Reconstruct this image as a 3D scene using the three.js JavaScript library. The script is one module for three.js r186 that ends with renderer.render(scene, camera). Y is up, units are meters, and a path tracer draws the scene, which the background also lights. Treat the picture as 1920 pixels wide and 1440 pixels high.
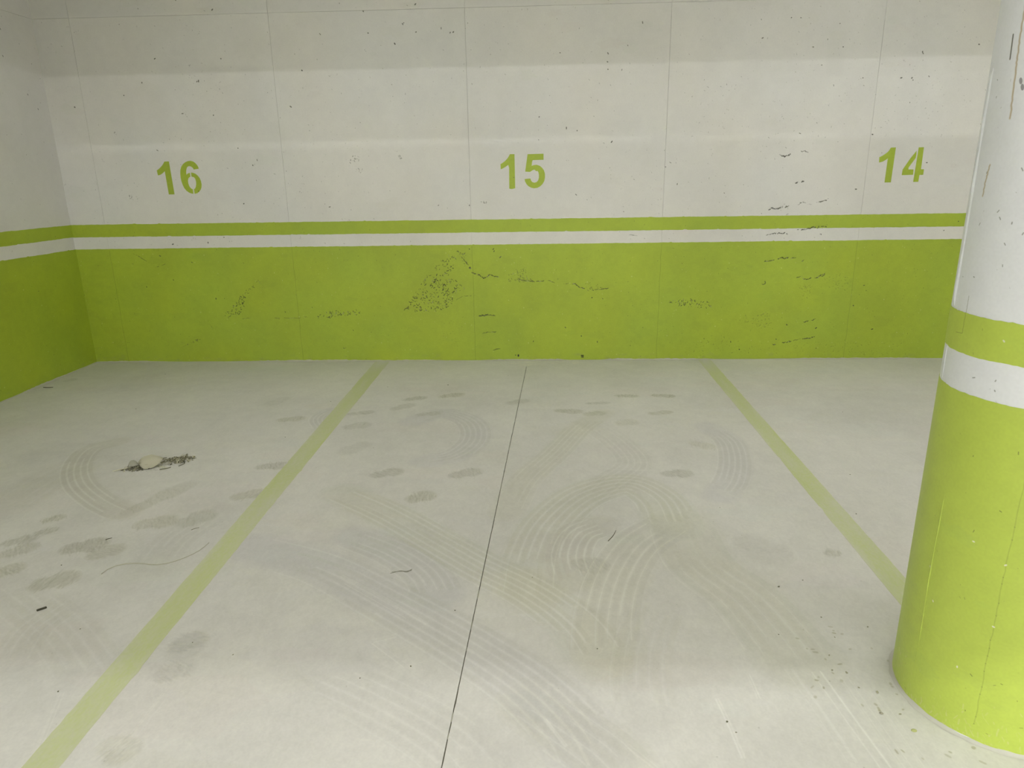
import * as THREE from 'three';
import { RectAreaLightUniformsLib } from 'three/addons/lights/RectAreaLightUniformsLib.js';
import { mergeGeometries } from 'three/addons/utils/BufferGeometryUtils.js';
import { RoundedBoxGeometry } from 'three/addons/geometries/RoundedBoxGeometry.js';

// ---------------------------------------------------------------- camera, light, exposure
const scene = new THREE.Scene();
scene.background = new THREE.Color(0x000000);
const camera = new THREE.PerspectiveCamera(57.555, 1920 / 1440, 0.05, 60);
camera.position.set(0, 1.4, 5.404);
camera.rotation.order = 'YXZ';
camera.rotation.set(-16.464 * Math.PI / 180, 2.581 * Math.PI / 180, -0.913 * Math.PI / 180);
const renderer = new THREE.WebGLRenderer({ antialias: true });
renderer.toneMapping = THREE.LinearToneMapping;
renderer.toneMappingExposure = 0.87;
renderer.shadowMap.enabled = true;
renderer.shadowMap.type = THREE.PCFSoftShadowMap;
RectAreaLightUniformsLib.init();
// the tube lights of the garage, all above or behind the picture: centre x, height, z, length, radius, strength
const LAMPS = [
  [2.9, 2.8, 6.6, 1.2, 0.006, 560, 'first'],
  [1.1, 2.8, 10.7, 1.2, 0.018, 420, 'second'],
  [1.2, 2.8, 6.6, 1.2, 0.006, 860, 'third'],
  [-0.8, 2.8, 6.6, 1.2, 0.006, 220, 'fourth'],
  [8, 2.8, 1.8, 1.2, 0.018, 170, 'fifth'],
  [2.2, 2.85, 2.6, 1.2, 0.018, 112, 'sixth'],
  [-1.2, 2.85, 2.6, 1.2, 0.018, 78, 'seventh'],
  [-1.3, 2.8, 10.7, 1.2, 0.018, 720, 'eighth'],
  [3.3, 2.66, 5.2, 1.2, 0.018, 100, 'ninth'],
];
const LIGHT = new THREE.Color(0.97, 0.975, 1.0);

// ---------------------------------------------------------------- measured shapes (metres)
const DIGITS = {"one16":[[-2.8325,1.5538],[-2.7976,1.5545],[-2.7913,1.3153],[-2.8355,1.3146],[-2.8407,1.4846],[-2.8603,1.4689],[-2.8792,1.4585],[-2.8976,1.4547],[-2.9011,1.4909],[-2.8837,1.5013],[-2.8673,1.5144],[-2.8505,1.5301],[-2.8398,1.5433]],"six16a":[[-2.5769,1.4979],[-2.5788,1.5099],[-2.5864,1.5259],[-2.5985,1.5407],[-2.6139,1.5516],[-2.6331,1.5559],[-2.6533,1.5541],[-2.6744,1.5459],[-2.6934,1.533],[-2.709,1.5146],[-2.7192,1.4908],[-2.7239,1.4641],[-2.7251,1.4373],[-2.7235,1.4104],[-2.7176,1.3833],[-2.7084,1.3589],[-2.694,1.3397],[-2.676,1.3259],[-2.6569,1.3188],[-2.6442,1.3173],[-2.6442,1.3504],[-2.657,1.3568],[-2.6677,1.3718],[-2.673,1.3935],[-2.6727,1.415],[-2.666,1.431],[-2.6579,1.4376],[-2.6496,1.441],[-2.6493,1.4704],[-2.6606,1.4671],[-2.6714,1.4619],[-2.6781,1.4554],[-2.6772,1.4741],[-2.6743,1.4901],[-2.6676,1.5059],[-2.6591,1.5151],[-2.6488,1.5176],[-2.6362,1.5161],[-2.6258,1.5093],[-2.6197,1.5025],[-2.6168,1.4932]],"six16b":[[-2.6406,1.4714],[-2.6232,1.4692],[-2.6071,1.4623],[-2.592,1.4487],[-2.5801,1.4324],[-2.5732,1.4108],[-2.571,1.3866],[-2.5747,1.365],[-2.584,1.3462],[-2.5976,1.3315],[-2.6135,1.3209],[-2.6348,1.3166],[-2.6349,1.351],[-2.6256,1.3555],[-2.618,1.3684],[-2.6124,1.3872],[-2.6111,1.406],[-2.614,1.4249],[-2.6222,1.4371],[-2.6331,1.4407],[-2.6401,1.4419]],"one15":[[-0.2325,1.5636],[-0.1984,1.5638],[-0.1963,1.3217],[-0.2227,1.316],[-0.2406,1.3197],[-0.2395,1.4687],[-0.246,1.4884],[-0.2668,1.4744],[-0.2862,1.4642],[-0.3014,1.4579],[-0.3026,1.4945],[-0.2854,1.5047],[-0.2688,1.5161],[-0.2521,1.5328],[-0.2409,1.5482]],"five15":[[-0.1023,1.5614],[0.0146,1.5629],[0.015,1.5206],[-0.064,1.5193],[-0.0695,1.5077],[-0.073,1.4791],[-0.056,1.4846],[-0.0369,1.4864],[-0.0151,1.4795],[0.0039,1.4649],[0.0175,1.4464],[0.0251,1.4227],[0.0256,1.3964],[0.0201,1.3701],[0.0063,1.3479],[-0.013,1.331],[-0.0323,1.322],[-0.0543,1.3196],[-0.0736,1.3226],[-0.0955,1.3335],[-0.1119,1.3497],[-0.1227,1.3696],[-0.1259,1.3868],[-0.0827,1.3901],[-0.0787,1.3769],[-0.0705,1.3649],[-0.0541,1.3594],[-0.0376,1.3631],[-0.0252,1.3761],[-0.0196,1.3944],[-0.0195,1.4155],[-0.0235,1.4339],[-0.0303,1.4432],[-0.0399,1.4407],[-0.0521,1.4527],[-0.0645,1.4489],[-0.0782,1.4413],[-0.0851,1.4362],[-0.1207,1.4393]],"one14":[[2.5084,1.5636],[2.5429,1.5643],[2.5396,1.3228],[2.4948,1.323],[2.4961,1.4904],[2.4819,1.4792],[2.4624,1.468],[2.4376,1.462],[2.4353,1.499],[2.4546,1.5076],[2.4714,1.5187],[2.4903,1.5336],[2.499,1.5461]],"four14a":[[2.7035,1.5616],[2.7397,1.5623],[2.7412,1.4112],[2.7621,1.4109],[2.7626,1.3724],[2.7357,1.3715],[2.7348,1.3238],[2.6988,1.3236]],"four14b":[[2.692,1.5391],[2.694,1.5075],[2.6909,1.4872],[2.6517,1.4241],[2.6522,1.4113],[2.6889,1.4107],[2.6904,1.3735],[2.6105,1.3721],[2.6117,1.4107],[2.6327,1.4474],[2.6557,1.4878],[2.6751,1.5154]]};
const CRACKS = [[6,0.85,[[1.681,1.137],[1.692,1.144]]],[7,0.9,[[1.7,1.154],[1.713,1.148],[1.733,1.146],[1.749,1.148],[1.765,1.154]]],[5,0.7,[[1.799,1.158],[1.808,1.163],[1.824,1.166]]],[4,0.5,[[1.892,1.175],[1.906,1.186],[1.925,1.192],[1.947,1.186]]],[3,0.35,[[1.95,1.176],[1.99,1.175]]],[5,0.8,[[2.023,1.186],[2.05,1.194],[2.074,1.199],[2.095,1.206]]],[4,0.6,[[2.102,1.213],[2.107,1.217]]],[5,0.85,[[1.682,0.958],[1.707,0.964],[1.733,0.969],[1.759,0.967],[1.776,0.972],[1.795,0.966],[1.813,0.974]]],[4,0.6,[[1.825,0.968],[1.834,0.962]]],[6,0.9,[[1.903,0.992],[1.951,0.992],[1.976,0.999],[2.003,1.002],[2.014,1.013],[2.037,1.008]]],[5,0.8,[[2.048,1.002],[2.063,1.018]]],[5,0.7,[[2.073,1.013],[2.095,1.014],[2.12,1.011]]],[5,0.6,[[1.812,1.106],[1.833,1.106]]],[6,0.7,[[1.857,1.326],[1.873,1.335]]],[7,0.7,[[1.894,1.335],[1.914,1.339]]],[5,0.6,[[2.073,0.958],[2.084,0.956]]],[7,0.85,[[1.725,1.528],[1.757,1.513],[1.786,1.523],[1.8,1.53]]],[5,0.7,[[1.879,1.547],[1.905,1.551],[1.925,1.539]]],[5,0.7,[[1.681,0.763],[1.713,0.762],[1.752,0.771]]],[6,0.9,[[1.775,0.779],[1.803,0.79],[1.827,0.78],[1.855,0.788]]],[5,0.7,[[1.878,0.784],[1.913,0.787]]],[5,0.6,[[1.961,0.76],[1.975,0.771]]],[5,0.7,[[1.933,0.639],[1.973,0.646]]],[6,0.8,[[1.981,0.628],[2.022,0.621],[2.046,0.639]]],[6,0.85,[[2.067,0.63],[2.095,0.639],[2.108,0.653],[2.139,0.667]]],[5,0.7,[[2.113,0.641],[2.14,0.658]]],[5,0.6,[[1.678,0.589],[1.701,0.589],[1.699,0.613]]],[5,0.7,[[2.017,0.291],[2.052,0.303]]],[5,0.8,[[2.078,0.306],[2.109,0.318]]],[6,0.9,[[1.799,0.118],[1.823,0.115]]],[5,0.8,[[1.87,0.13],[1.911,0.135],[1.94,0.141]]],[4,0.5,[[1.957,0.149],[2.01,0.162]]],[6,0.9,[[2.022,0.161],[2.051,0.162],[2.081,0.166],[2.115,0.177]]],[5,0.6,[[-0.651,0.865],[-0.624,0.851],[-0.602,0.837],[-0.587,0.85]]],[5,0.6,[[-0.603,0.804],[-0.582,0.776],[-0.566,0.757]]],[8,0.8,[[-0.558,0.737],[-0.547,0.73]]],[6,0.6,[[-0.542,0.698],[-0.509,0.689]]],[6,0.75,[[-0.495,0.687],[-0.468,0.67],[-0.448,0.655],[-0.417,0.669],[-0.4,0.683],[-0.37,0.669],[-0.336,0.663]]],[6,0.6,[[-0.368,0.856],[-0.36,0.872]]],[6,0.6,[[-0.325,0.812],[-0.308,0.82]]],[4,0.35,[[-0.671,0.491],[-0.607,0.519],[-0.551,0.519]]],[7,0.8,[[-0.496,0.361],[-0.453,0.364],[-0.425,0.372]]],[6,0.6,[[-0.413,0.367],[-0.38,0.361]]],[5,0.7,[[-0.193,0.643],[-0.149,0.639],[-0.118,0.632],[-0.042,0.625],[0.014,0.631]]],[5,0.6,[[0.046,0.634],[0.096,0.615]]],[4,0.5,[[0.165,0.605],[0.209,0.609]]],[6,0.7,[[0.234,0.604],[0.259,0.604],[0.291,0.578],[0.329,0.568]]],[5,0.7,[[0.36,0.565],[0.398,0.556],[0.448,0.562],[0.51,0.57]]],[5,0.6,[[-0.487,0.357],[-0.423,0.369],[-0.369,0.361]]],[5,0.6,[[-0.469,0.22],[-0.427,0.229],[-0.364,0.232]]],[5,0.6,[[-0.388,0.085],[-0.333,0.094]]],[4,0.4,[[-2.126,0.356],[-1.932,0.355],[-1.867,0.363]]],[4,0.35,[[-2.385,0.354],[-2.32,0.358]]],[4,0.5,[[-3.189,0.876],[-3.143,0.847],[-3.093,0.813]]],[4,0.4,[[-3.014,0.771],[-2.947,0.791]]],[4,0.5,[[0.66,0.972],[0.72,0.964]]]];
const HONEY = [[300,7,0.8,[[-0.72,0.82],[-0.646,0.836],[-0.691,0.726],[-0.748,0.657],[-0.603,0.631],[-0.589,0.581],[-0.69,0.532],[-0.693,0.456],[-0.746,0.406],[-0.949,0.399],[-1.11,0.392],[-1.051,0.451],[-0.96,0.584],[-0.869,0.736]]],[60,6,0.6,[[-0.271,0.681],[-0.127,0.741],[-0.107,0.659],[-0.025,0.617],[-0.272,0.627]]],[22,5,0.6,[[-0.595,0.867],[-0.558,0.745],[-0.591,0.746],[-0.629,0.847]]],[90,6,0.8,[[-2.545,0.36],[-2.508,0.407],[-2.395,0.513],[-2.312,0.596],[-2.205,0.671],[-2.245,0.617],[-2.333,0.533],[-2.373,0.448],[-2.404,0.376]]],[80,6,0.8,[[-1.782,0.354],[-1.757,0.388],[-1.648,0.413],[-1.435,0.411],[-1.416,0.385],[-1.546,0.365]]],[80,6,0.85,[[0.983,0.463],[1.084,0.483],[1.248,0.461],[1.371,0.439],[1.352,0.423],[1.21,0.407],[1.046,0.434]]],[70,5,0.4,[[1.54,0.355],[1.742,0.374],[1.769,0.29],[1.714,0.219],[1.627,0.291],[1.545,0.292]]],[40,5,0.35,[[1.952,0.578],[2.063,0.589],[2.06,0.495],[1.994,0.475]]],[50,5,0.35,[[2.137,0.637],[2.311,0.676],[2.32,0.534],[2.186,0.555]]],[22,5,0.6,[[-2.946,0.104],[-2.778,0.191],[-2.758,0.182],[-2.898,0.125]]],[12,4,0.5,[[-2.669,0.343],[-2.635,0.278],[-2.646,0.256]]],[26,5,0.45,[[0.324,0.614],[0.447,0.592],[0.489,0.559],[0.345,0.552]]],[40,4,0.3,[[-0.783,0.33],[-0.613,0.371],[-0.666,0.069],[-0.79,0.157]]],[60,5,0.35,[[1.146,0.103],[1.386,0.23],[1.687,0.057],[1.192,0.025]]],[90,5,0.3,[[1.926,0.141],[2.82,0.136],[2.835,0.029],[1.937,0.021]]],[14,6,0.5,[[-1.405,1.579],[-1.345,1.579],[-1.36,1.534],[-1.429,1.523]]],[9,6,0.6,[[-1.067,1.563],[-1.023,1.566],[-1.04,1.536]]],[10,5,0.45,[[-1.392,1.485],[-1.333,1.472],[-1.356,1.435]]],[12,6,0.6,[[-0.47,1.237],[-0.402,1.232],[-0.414,1.213]]],[30,5,0.4,[[1.075,2.041],[1.448,2.034],[1.403,1.643],[1.06,1.649]]],[25,5,0.3,[[1.534,1.892],[2.053,1.917],[2.085,1.631],[1.59,1.676]]],[10,5,0.5,[[1.732,1.153],[1.787,1.19],[1.816,1.121]]],[40,4,0.4,[[2.349,1.911],[3.012,2.104],[2.983,1.616],[2.385,1.626]]],[16,5,0.5,[[-3.154,1.318],[-3.066,1.297],[-3.1,1.266],[-3.141,1.275]]],[30,4,0.4,[[-2.558,2.239],[-2.291,2.181],[-2.355,1.708],[-2.678,1.714]]]];
const PITS = [[-3.065,2.605],[-2.791,2.262],[-3.448,1.947],[-3.177,1.767],[-1.722,2.162],[-2.305,2.252],[-3.063,2.02],[-2.913,2.104],[-2.874,1.634],[-2.491,2.106],[-2.643,1.888],[-2.503,2.103],[-2.413,1.872],[-1.568,2.396],[-1.248,2.535],[-0.974,2.447],[-0.882,2.394],[-0.703,2.414],[-1.224,2.395],[-1.038,2.322],[-0.966,2.454],[-0.64,2.385],[-0.618,2.388],[0.133,2.238],[0.47,2.227],[0.705,2.418],[0.607,2.275],[0.468,2.172],[0.472,2.123],[0.57,2.118],[-0.016,1.817],[0.181,1.737],[0.259,1.718],[0.908,1.456],[0.511,1.637],[-0.02,1.66],[-2.265,1.239],[-1.606,1.206],[-1.83,1.92],[-2.124,1.553],[-2.259,1.639],[-2.161,1.516],[1.537,2.302],[2.055,2.381],[2.094,2.233],[1.889,2.237],[2.638,2.19],[2.643,2.18],[2.705,2.032],[2.599,2.01],[2.59,2.024],[2.517,2.026],[2.253,2.031],[2.266,1.982],[1.96,2.12],[1.787,2.423],[3.012,2.229],[1.722,2.425],[2.297,1.278],[2.367,1.655],[2.598,1.864],[3.119,1.595],[2.296,1.281],[2.776,1.456],[3.065,1.039],[2.971,0.975],[1.855,1.671],[-2.583,0.951],[-2.863,0.942],[-2.452,0.99],[-0.543,1.203],[-0.777,1.206],[1.346,1.265],[0.256,1.269],[0.999,1.334],[-0.554,0.879],[-0.37,0.877],[-4.033,0.234],[-3.166,1.007],[-2.902,0.665],[-3.126,0.612],[-3.646,0.553],[-2.732,0.801],[-2.58,0.514],[-2.979,0.853],[0.47,0.488],[0.387,0.497],[0.183,0.263],[-0.069,0.153],[0.309,0.194],[0.435,0.146],[1.893,0.273],[1.822,0.159],[2.119,0.246],[2.442,0.573],[2.463,0.533],[2.381,0.419],[2.545,0.234],[1.266,0.166],[1.474,0.14],[1.545,0.079],[2.136,0.084],[1.926,0.141],[-1.589,0.105],[-1.359,0.235],[-2.035,0.403]];
const PRINTS = [[0.5,0.1,[[-1.61,1.436],[-1.464,1.397]]],[0.55,0.1,[[-1.457,2.155],[-1.301,2.127]]],[0.5,0.11,[[-1.43,2.508],[-1.296,2.444]]],[0.45,0.12,[[-1.845,2.683],[-1.83,2.523],[-1.705,2.352]]],[0.5,0.13,[[-1.735,2.78],[-1.586,2.73]]],[0.4,0.14,[[-1.549,2.778],[-1.456,2.654]]],[0.75,0.13,[[-1.918,2.984],[-1.771,2.931]]],[0.5,0.11,[[-1.777,3.043],[-1.683,2.96]]],[0.65,0.13,[[-1.859,3.249],[-1.733,3.176]]],[0.5,0.07,[[-2.169,2.747],[-2.1,2.701]]],[0.45,0.06,[[-2.125,2.855],[-2.054,2.817]]],[0.55,0.09,[[-2.197,2.945],[-2.095,2.891]]],[0.5,0.1,[[-2.138,3.036],[-2.047,2.952]]],[0.5,0.1,[[-2.042,3.163],[-2.012,3.125]]],[0.55,0.08,[[-1.211,1.327],[-1.062,1.276]]],[0.4,0.12,[[-1.168,1.569],[-1.034,1.504]]],[0.6,0.09,[[-0.915,1.036],[-0.778,0.979]]],[0.65,0.1,[[-0.683,0.968],[-0.536,0.909]]],[0.4,0.1,[[-0.952,1.235],[-0.835,1.127]]],[0.45,0.08,[[-0.774,1.339],[-0.634,1.299]]],[0.6,0.11,[[-0.839,2.258],[-0.708,2.192]]],[0.55,0.11,[[-0.45,2.262],[-0.312,2.19]]],[0.65,0.12,[[-0.611,2.529],[-0.507,2.461]]],[0.4,0.1,[[-0.223,1.12],[-0.093,1.042]]],[0.65,0.07,[[0.489,0.953],[0.631,0.966]]],[0.65,0.08,[[0.726,0.944],[0.868,0.968]]],[0.65,0.1,[[0.084,1.261],[0.242,1.282]]],[0.5,0.09,[[0.255,1.333],[0.388,1.303]]],[0.5,0.07,[[0.656,1.325],[0.792,1.285]]],[0.4,0.06,[[0.284,1.123],[0.429,1.102]]],[0.55,0.1,[[0.585,2.23],[0.726,2.216]]],[0.3,0.12,[[0.433,1.507],[0.563,1.461]]],[0.3,0.1,[[0.806,1.808],[0.917,1.886]]],[0.25,0.12,[[-1.714,0.972],[-1.794,1.144]]],[0.3,0.1,[[-1.13,3.967],[-1.061,4.0]]],[0.25,0.2,[[0.815,2.862],[0.889,3.024]]],[0.3,0.05,[[1.078,2.97],[1.138,2.97]]],[0.2,0.14,[[-0.967,1.81],[-1.074,1.967]]],[0.35,0.12,[[0.115,3.066],[0.234,3.079]]],[0.3,0.1,[[-1.151,3.58],[-1.1,3.526]]],[0.25,0.08,[[-3.544,0.565],[-3.488,0.494]]],[0.2,0.12,[[-1.141,3.513],[-1.106,3.617]]],[0.25,0.1,[[-1.121,3.702],[-1.082,3.666]]]];
const TRACKS = [[0.5,0.16,5,[[-2.397,1.796],[-2.482,1.893],[-2.426,2.104],[-2.261,2.349],[-2.028,2.553],[-1.847,2.668]]],[0.35,0.2,6,[[-0.776,1.457],[-0.619,1.309],[-0.438,1.458],[-0.377,1.769],[-0.468,2.002],[-0.598,2.075]]],[0.35,0.14,5,[[-1.34,1.254],[-1.361,1.407],[-1.265,1.596]]],[0.35,0.18,6,[[0.95,1.554],[1.017,1.768],[0.986,2.033],[0.901,2.297],[0.804,2.472]]],[0.4,0.26,7,[[-0.052,3.252],[-0.036,2.998],[0.028,2.736],[0.203,2.449],[0.41,2.349],[0.523,2.502],[0.543,2.754]]],[0.5,0.2,6,[[0.111,3.164],[0.097,2.996],[0.147,2.827],[0.228,2.758]]],[0.45,0.24,6,[[0.527,2.754],[0.385,2.911],[0.276,3.144],[0.214,3.402],[0.199,3.565]]],[0.4,0.22,7,[[-0.937,2.459],[-0.696,2.646],[-0.424,2.9],[-0.236,3.079],[-0.034,3.252],[0.108,3.433],[0.179,3.615]]],[0.35,0.2,6,[[-0.77,2.861],[-0.579,2.986],[-0.429,3.137],[-0.361,3.274]]],[0.35,0.24,7,[[-1.167,2.953],[-0.844,3.088],[-0.555,3.293],[-0.23,3.548],[-0.028,3.734],[0.086,3.892],[0.133,4.012]]],[0.25,0.24,6,[[-0.742,3.634],[-0.482,3.766],[-0.249,3.918],[-0.157,4.019]]],[0.3,0.18,6,[[-0.157,2.64],[-0.083,2.303],[0.064,1.964],[0.227,1.553],[0.371,1.313]]],[0.25,0.2,6,[[0.264,1.46],[0.417,1.809],[0.466,2.105],[0.339,2.301],[0.099,2.638]]],[0.25,0.2,5,[[-1.481,3.135],[-1.503,2.892],[-1.444,2.679]]],[0.3,0.22,5,[[-0.027,3.797],[0.059,3.874],[0.15,3.962],[0.185,4.011]]],[0.2,0.2,5,[[0.404,3.308],[0.333,3.484],[0.289,3.683],[0.283,3.83]]],[0.2,0.3,5,[[-2.424,2.664],[-2.443,2.319],[-2.358,1.971]]],[0.3,0.3,6,[[0.582,2.753],[0.601,3.066],[0.701,3.272],[0.753,3.502],[0.767,3.602]]],[0.2,0.2,5,[[-2.0,3.216],[-1.571,3.493],[-1.336,3.695]]],[0.2,0.16,5,[[-1.632,3.653],[-1.678,3.496],[-1.652,3.345]]]];
const SCRATCHES = [[0.5,5,[[0.797,3.649],[0.813,3.798],[0.836,3.994]]],[0.4,4,[[0.723,3.639],[0.748,3.819],[0.765,3.98]]],[0.35,4,[[0.593,3.665],[0.595,3.762]]],[0.5,6,[[0.492,3.765],[0.5,3.844],[0.508,3.97]]],[0.4,4,[[0.865,3.67],[0.878,3.873],[0.888,3.993]]],[0.35,3,[[0.22,3.943],[0.277,4.008]]],[0.4,5,[[0.002,3.856],[0.056,3.947]]],[0.35,4,[[-0.535,3.541],[-0.412,3.651]]],[0.35,5,[[-0.742,3.16],[-0.6,3.261],[-0.381,3.442]]],[0.4,4,[[-0.718,3.213],[-0.457,3.415]]],[0.3,4,[[-0.554,2.644],[-0.34,2.877]]],[0.35,4,[[0.352,2.173],[0.561,2.185]]],[0.3,4,[[-1.082,3.939],[-1.076,3.757]]],[0.3,4,[[-1.303,4.015],[-1.389,3.786]]],[0.45,6,[[-0.069,0.082],[0.175,0.277],[0.246,0.323]]],[0.3,8,[[-0.538,3.528],[-0.475,3.5]]],[0.35,4,[[1.866,2.099],[1.877,2.152]]],[0.3,4,[[-0.096,3.915],[-0.076,3.886]]],[0.3,4,[[0.927,3.734],[0.933,3.871],[0.939,3.992]]]];
const SPECKS = [[-2.626,1.216,5],[-1.463,1.728,5],[-1.084,0.741,5],[-0.665,0.693,8],[-0.25,0.449,4],[-2.87,0.384,4],[-1.394,1.067,5],[1.336,2.645,5],[1.482,2.231,4],[1.824,1.299,4],[0.831,3.207,6],[1.04,3.432,5],[0.489,3.852,6],[0.503,3.889,3],[0.775,2.59,3],[-0.536,3.705,3],[0.912,3.383,4],[0.915,3.486,3],[-0.297,3.367,4],[-0.396,3.651,5],[-0.038,3.16,3],[-1.395,3.78,4],[-1.111,3.553,3],[-0.956,3.609,3],[-1.844,3.103,4],[0.909,3.813,8],[0.846,3.641,5],[0.884,3.651,6],[0.935,3.732,7],[0.958,3.814,5],[0.864,3.574,4],[0.892,3.713,4],[-0.919,1.89,3],[0.745,3.476,3],[-1.517,3.492,3],[-1.313,-0.008,5],[0.93,3.162,3],[0.167,3.558,3]];
// ---------------------------------------------------------------- helpers
const XL = -3.647, XR = 9, ZF = 13, HC = 2.95;       // left wall, right wall, front wall, ceiling
const COL = [1.25, 3.718, 0.242];
function rng(seed) { let s = seed >>> 0; return () => { s = (s + 0x6d2b79f5) | 0; let t = Math.imul(s ^ (s >>> 15), 1 | s); t = (t + Math.imul(t ^ (t >>> 7), 61 | t)) ^ t; return ((t ^ (t >>> 14)) >>> 0) / 4294967296; }; }
const TN = 256, TILE = new Float32Array(TN * TN);
{ const r = rng(77); for (let i = 0; i < TN * TN; i++) TILE[i] = r(); }
function vnoise(x, y) {
  const xf = Math.floor(x), yf = Math.floor(y); let u = x - xf, v = y - yf; u = u * u * (3 - 2 * u); v = v * v * (3 - 2 * v);
  const x0 = xf & 255, x1 = (xf + 1) & 255, y0 = (yf & 255) << 8, y1 = ((yf + 1) & 255) << 8;
  const a = TILE[y0 + x0], b = TILE[y0 + x1], c = TILE[y1 + x0], d = TILE[y1 + x1];
  return a + (b - a) * u + (c - a) * v + (a - b - c + d) * u * v;
}
const fbm = (x, y) => vnoise(x, y) * 0.55 + vnoise(x * 2.1 + 7, y * 2.1 + 3) * 0.28 + vnoise(x * 4.3 + 1, y * 4.3 + 9) * 0.17;
const css = (c, a = 1) => `rgba(${c[0]},${c[1]},${c[2]},${a})`;

// a painted window of a surface: world rectangle (a0,b0)-(a1,b1), b upwards; paint() draws in metres
function canvasFor(a0, b0, a1, b1, W, H, base) {
  const cv = document.createElement('canvas'); cv.width = W; cv.height = H;
  const ctx = cv.getContext('2d');
  ctx.fillStyle = base; ctx.fillRect(0, 0, W, H);
  ctx.setTransform(W / (a1 - a0), 0, 0, -H / (b1 - b0), -a0 * W / (a1 - a0), b1 * H / (b1 - b0));
  ctx.lineCap = 'round'; ctx.lineJoin = 'round';
  return [cv, ctx];
}
function grain(cv, a0, b0, a1, b1, octaves, tint) {       // octaves: [frequency a, frequency b, strength]
  const ctx = cv.getContext('2d'); ctx.setTransform(1, 0, 0, 1, 0, 0);
  const W = cv.width, H = cv.height, im = ctx.getImageData(0, 0, W, H), d = im.data;
  for (let j = 0; j < H; j++) {
    const b = b1 - (j + 0.5) / H * (b1 - b0);
    for (let i = 0; i < W; i++) {
      const a = a0 + (i + 0.5) / W * (a1 - a0);
      let m = 1;
      for (const [fa, fb, s] of octaves) m += s * (vnoise(a * fa + 31.7, b * fb + 11.3) - 0.5);
      const k = (j * W + i) * 4;
      let t = 0; if (tint) t = tint[3] * (vnoise(a * tint[4] + 91, b * tint[4] + 17) - 0.5);
      d[k] = d[k] * m + (tint ? tint[0] * t : 0); d[k + 1] = d[k + 1] * m + (tint ? tint[1] * t : 0); d[k + 2] = d[k + 2] * m + (tint ? tint[2] * t : 0);
    }
  }
  ctx.putImageData(im, 0, 0);
}
function colourTex(cv) { const t = new THREE.CanvasTexture(cv); t.colorSpace = THREE.SRGBColorSpace; t.anisotropy = 8; return t; }
function dataTex(cv) { const t = new THREE.CanvasTexture(cv); t.anisotropy = 8; return t; }
function line(ctx, pts, w, style) { ctx.strokeStyle = style; ctx.lineWidth = w; ctx.beginPath(); ctx.moveTo(pts[0][0], pts[0][1]); for (let i = 1; i < pts.length; i++) ctx.lineTo(pts[i][0], pts[i][1]); ctx.stroke(); }
function inside(poly, x, y) { let c = false; for (let i = 0, j = poly.length - 1; i < poly.length; j = i++) { const [xi, yi] = poly[i], [xj, yj] = poly[j]; if ((yi > y) !== (yj > y) && x < (xj - xi) * (y - yi) / (yj - yi) + xi) c = !c; } return c; }

const names = {};
function named(n) { names[n] = (names[n] ?? -1) + 1; return names[n] ? `${n}_${String(names[n]).padStart(3, '0')}` : n; }
function sh(o) { o.traverse((m) => { if (m.isMesh) { m.castShadow = true; m.receiveShadow = true; } }); return o; }
function structure(name) { const g = new THREE.Group(); g.name = name; g.userData.kind = 'structure'; scene.add(g); return g; }
function part(parent, name, geo, mat, label) { const m = new THREE.Mesh(geo, mat); m.name = name; m.castShadow = m.receiveShadow = true; if (label) m.userData.label = label; parent.add(m); return m; }
function thing(name, label, category, group) { const g = new THREE.Group(); g.name = named(name); g.userData = { label, category }; if (group) g.userData.group = group; scene.add(g); return g; }
function box(x0, y0, z0, x1, y1, z1) { const g = new THREE.BoxGeometry(x1 - x0, y1 - y0, z1 - z0); g.translate((x0 + x1) / 2, (y0 + y1) / 2, (z0 + z1) / 2); return g; }
function uvFrom(geo, f) { const p = geo.attributes.position, uv = new Float32Array(p.count * 2); for (let i = 0; i < p.count; i++) { const [u, v] = f(p.getX(i), p.getY(i), p.getZ(i)); uv[2 * i] = u; uv[2 * i + 1] = v; } geo.setAttribute('uv', new THREE.BufferAttribute(uv, 2)); return geo; }

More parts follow.
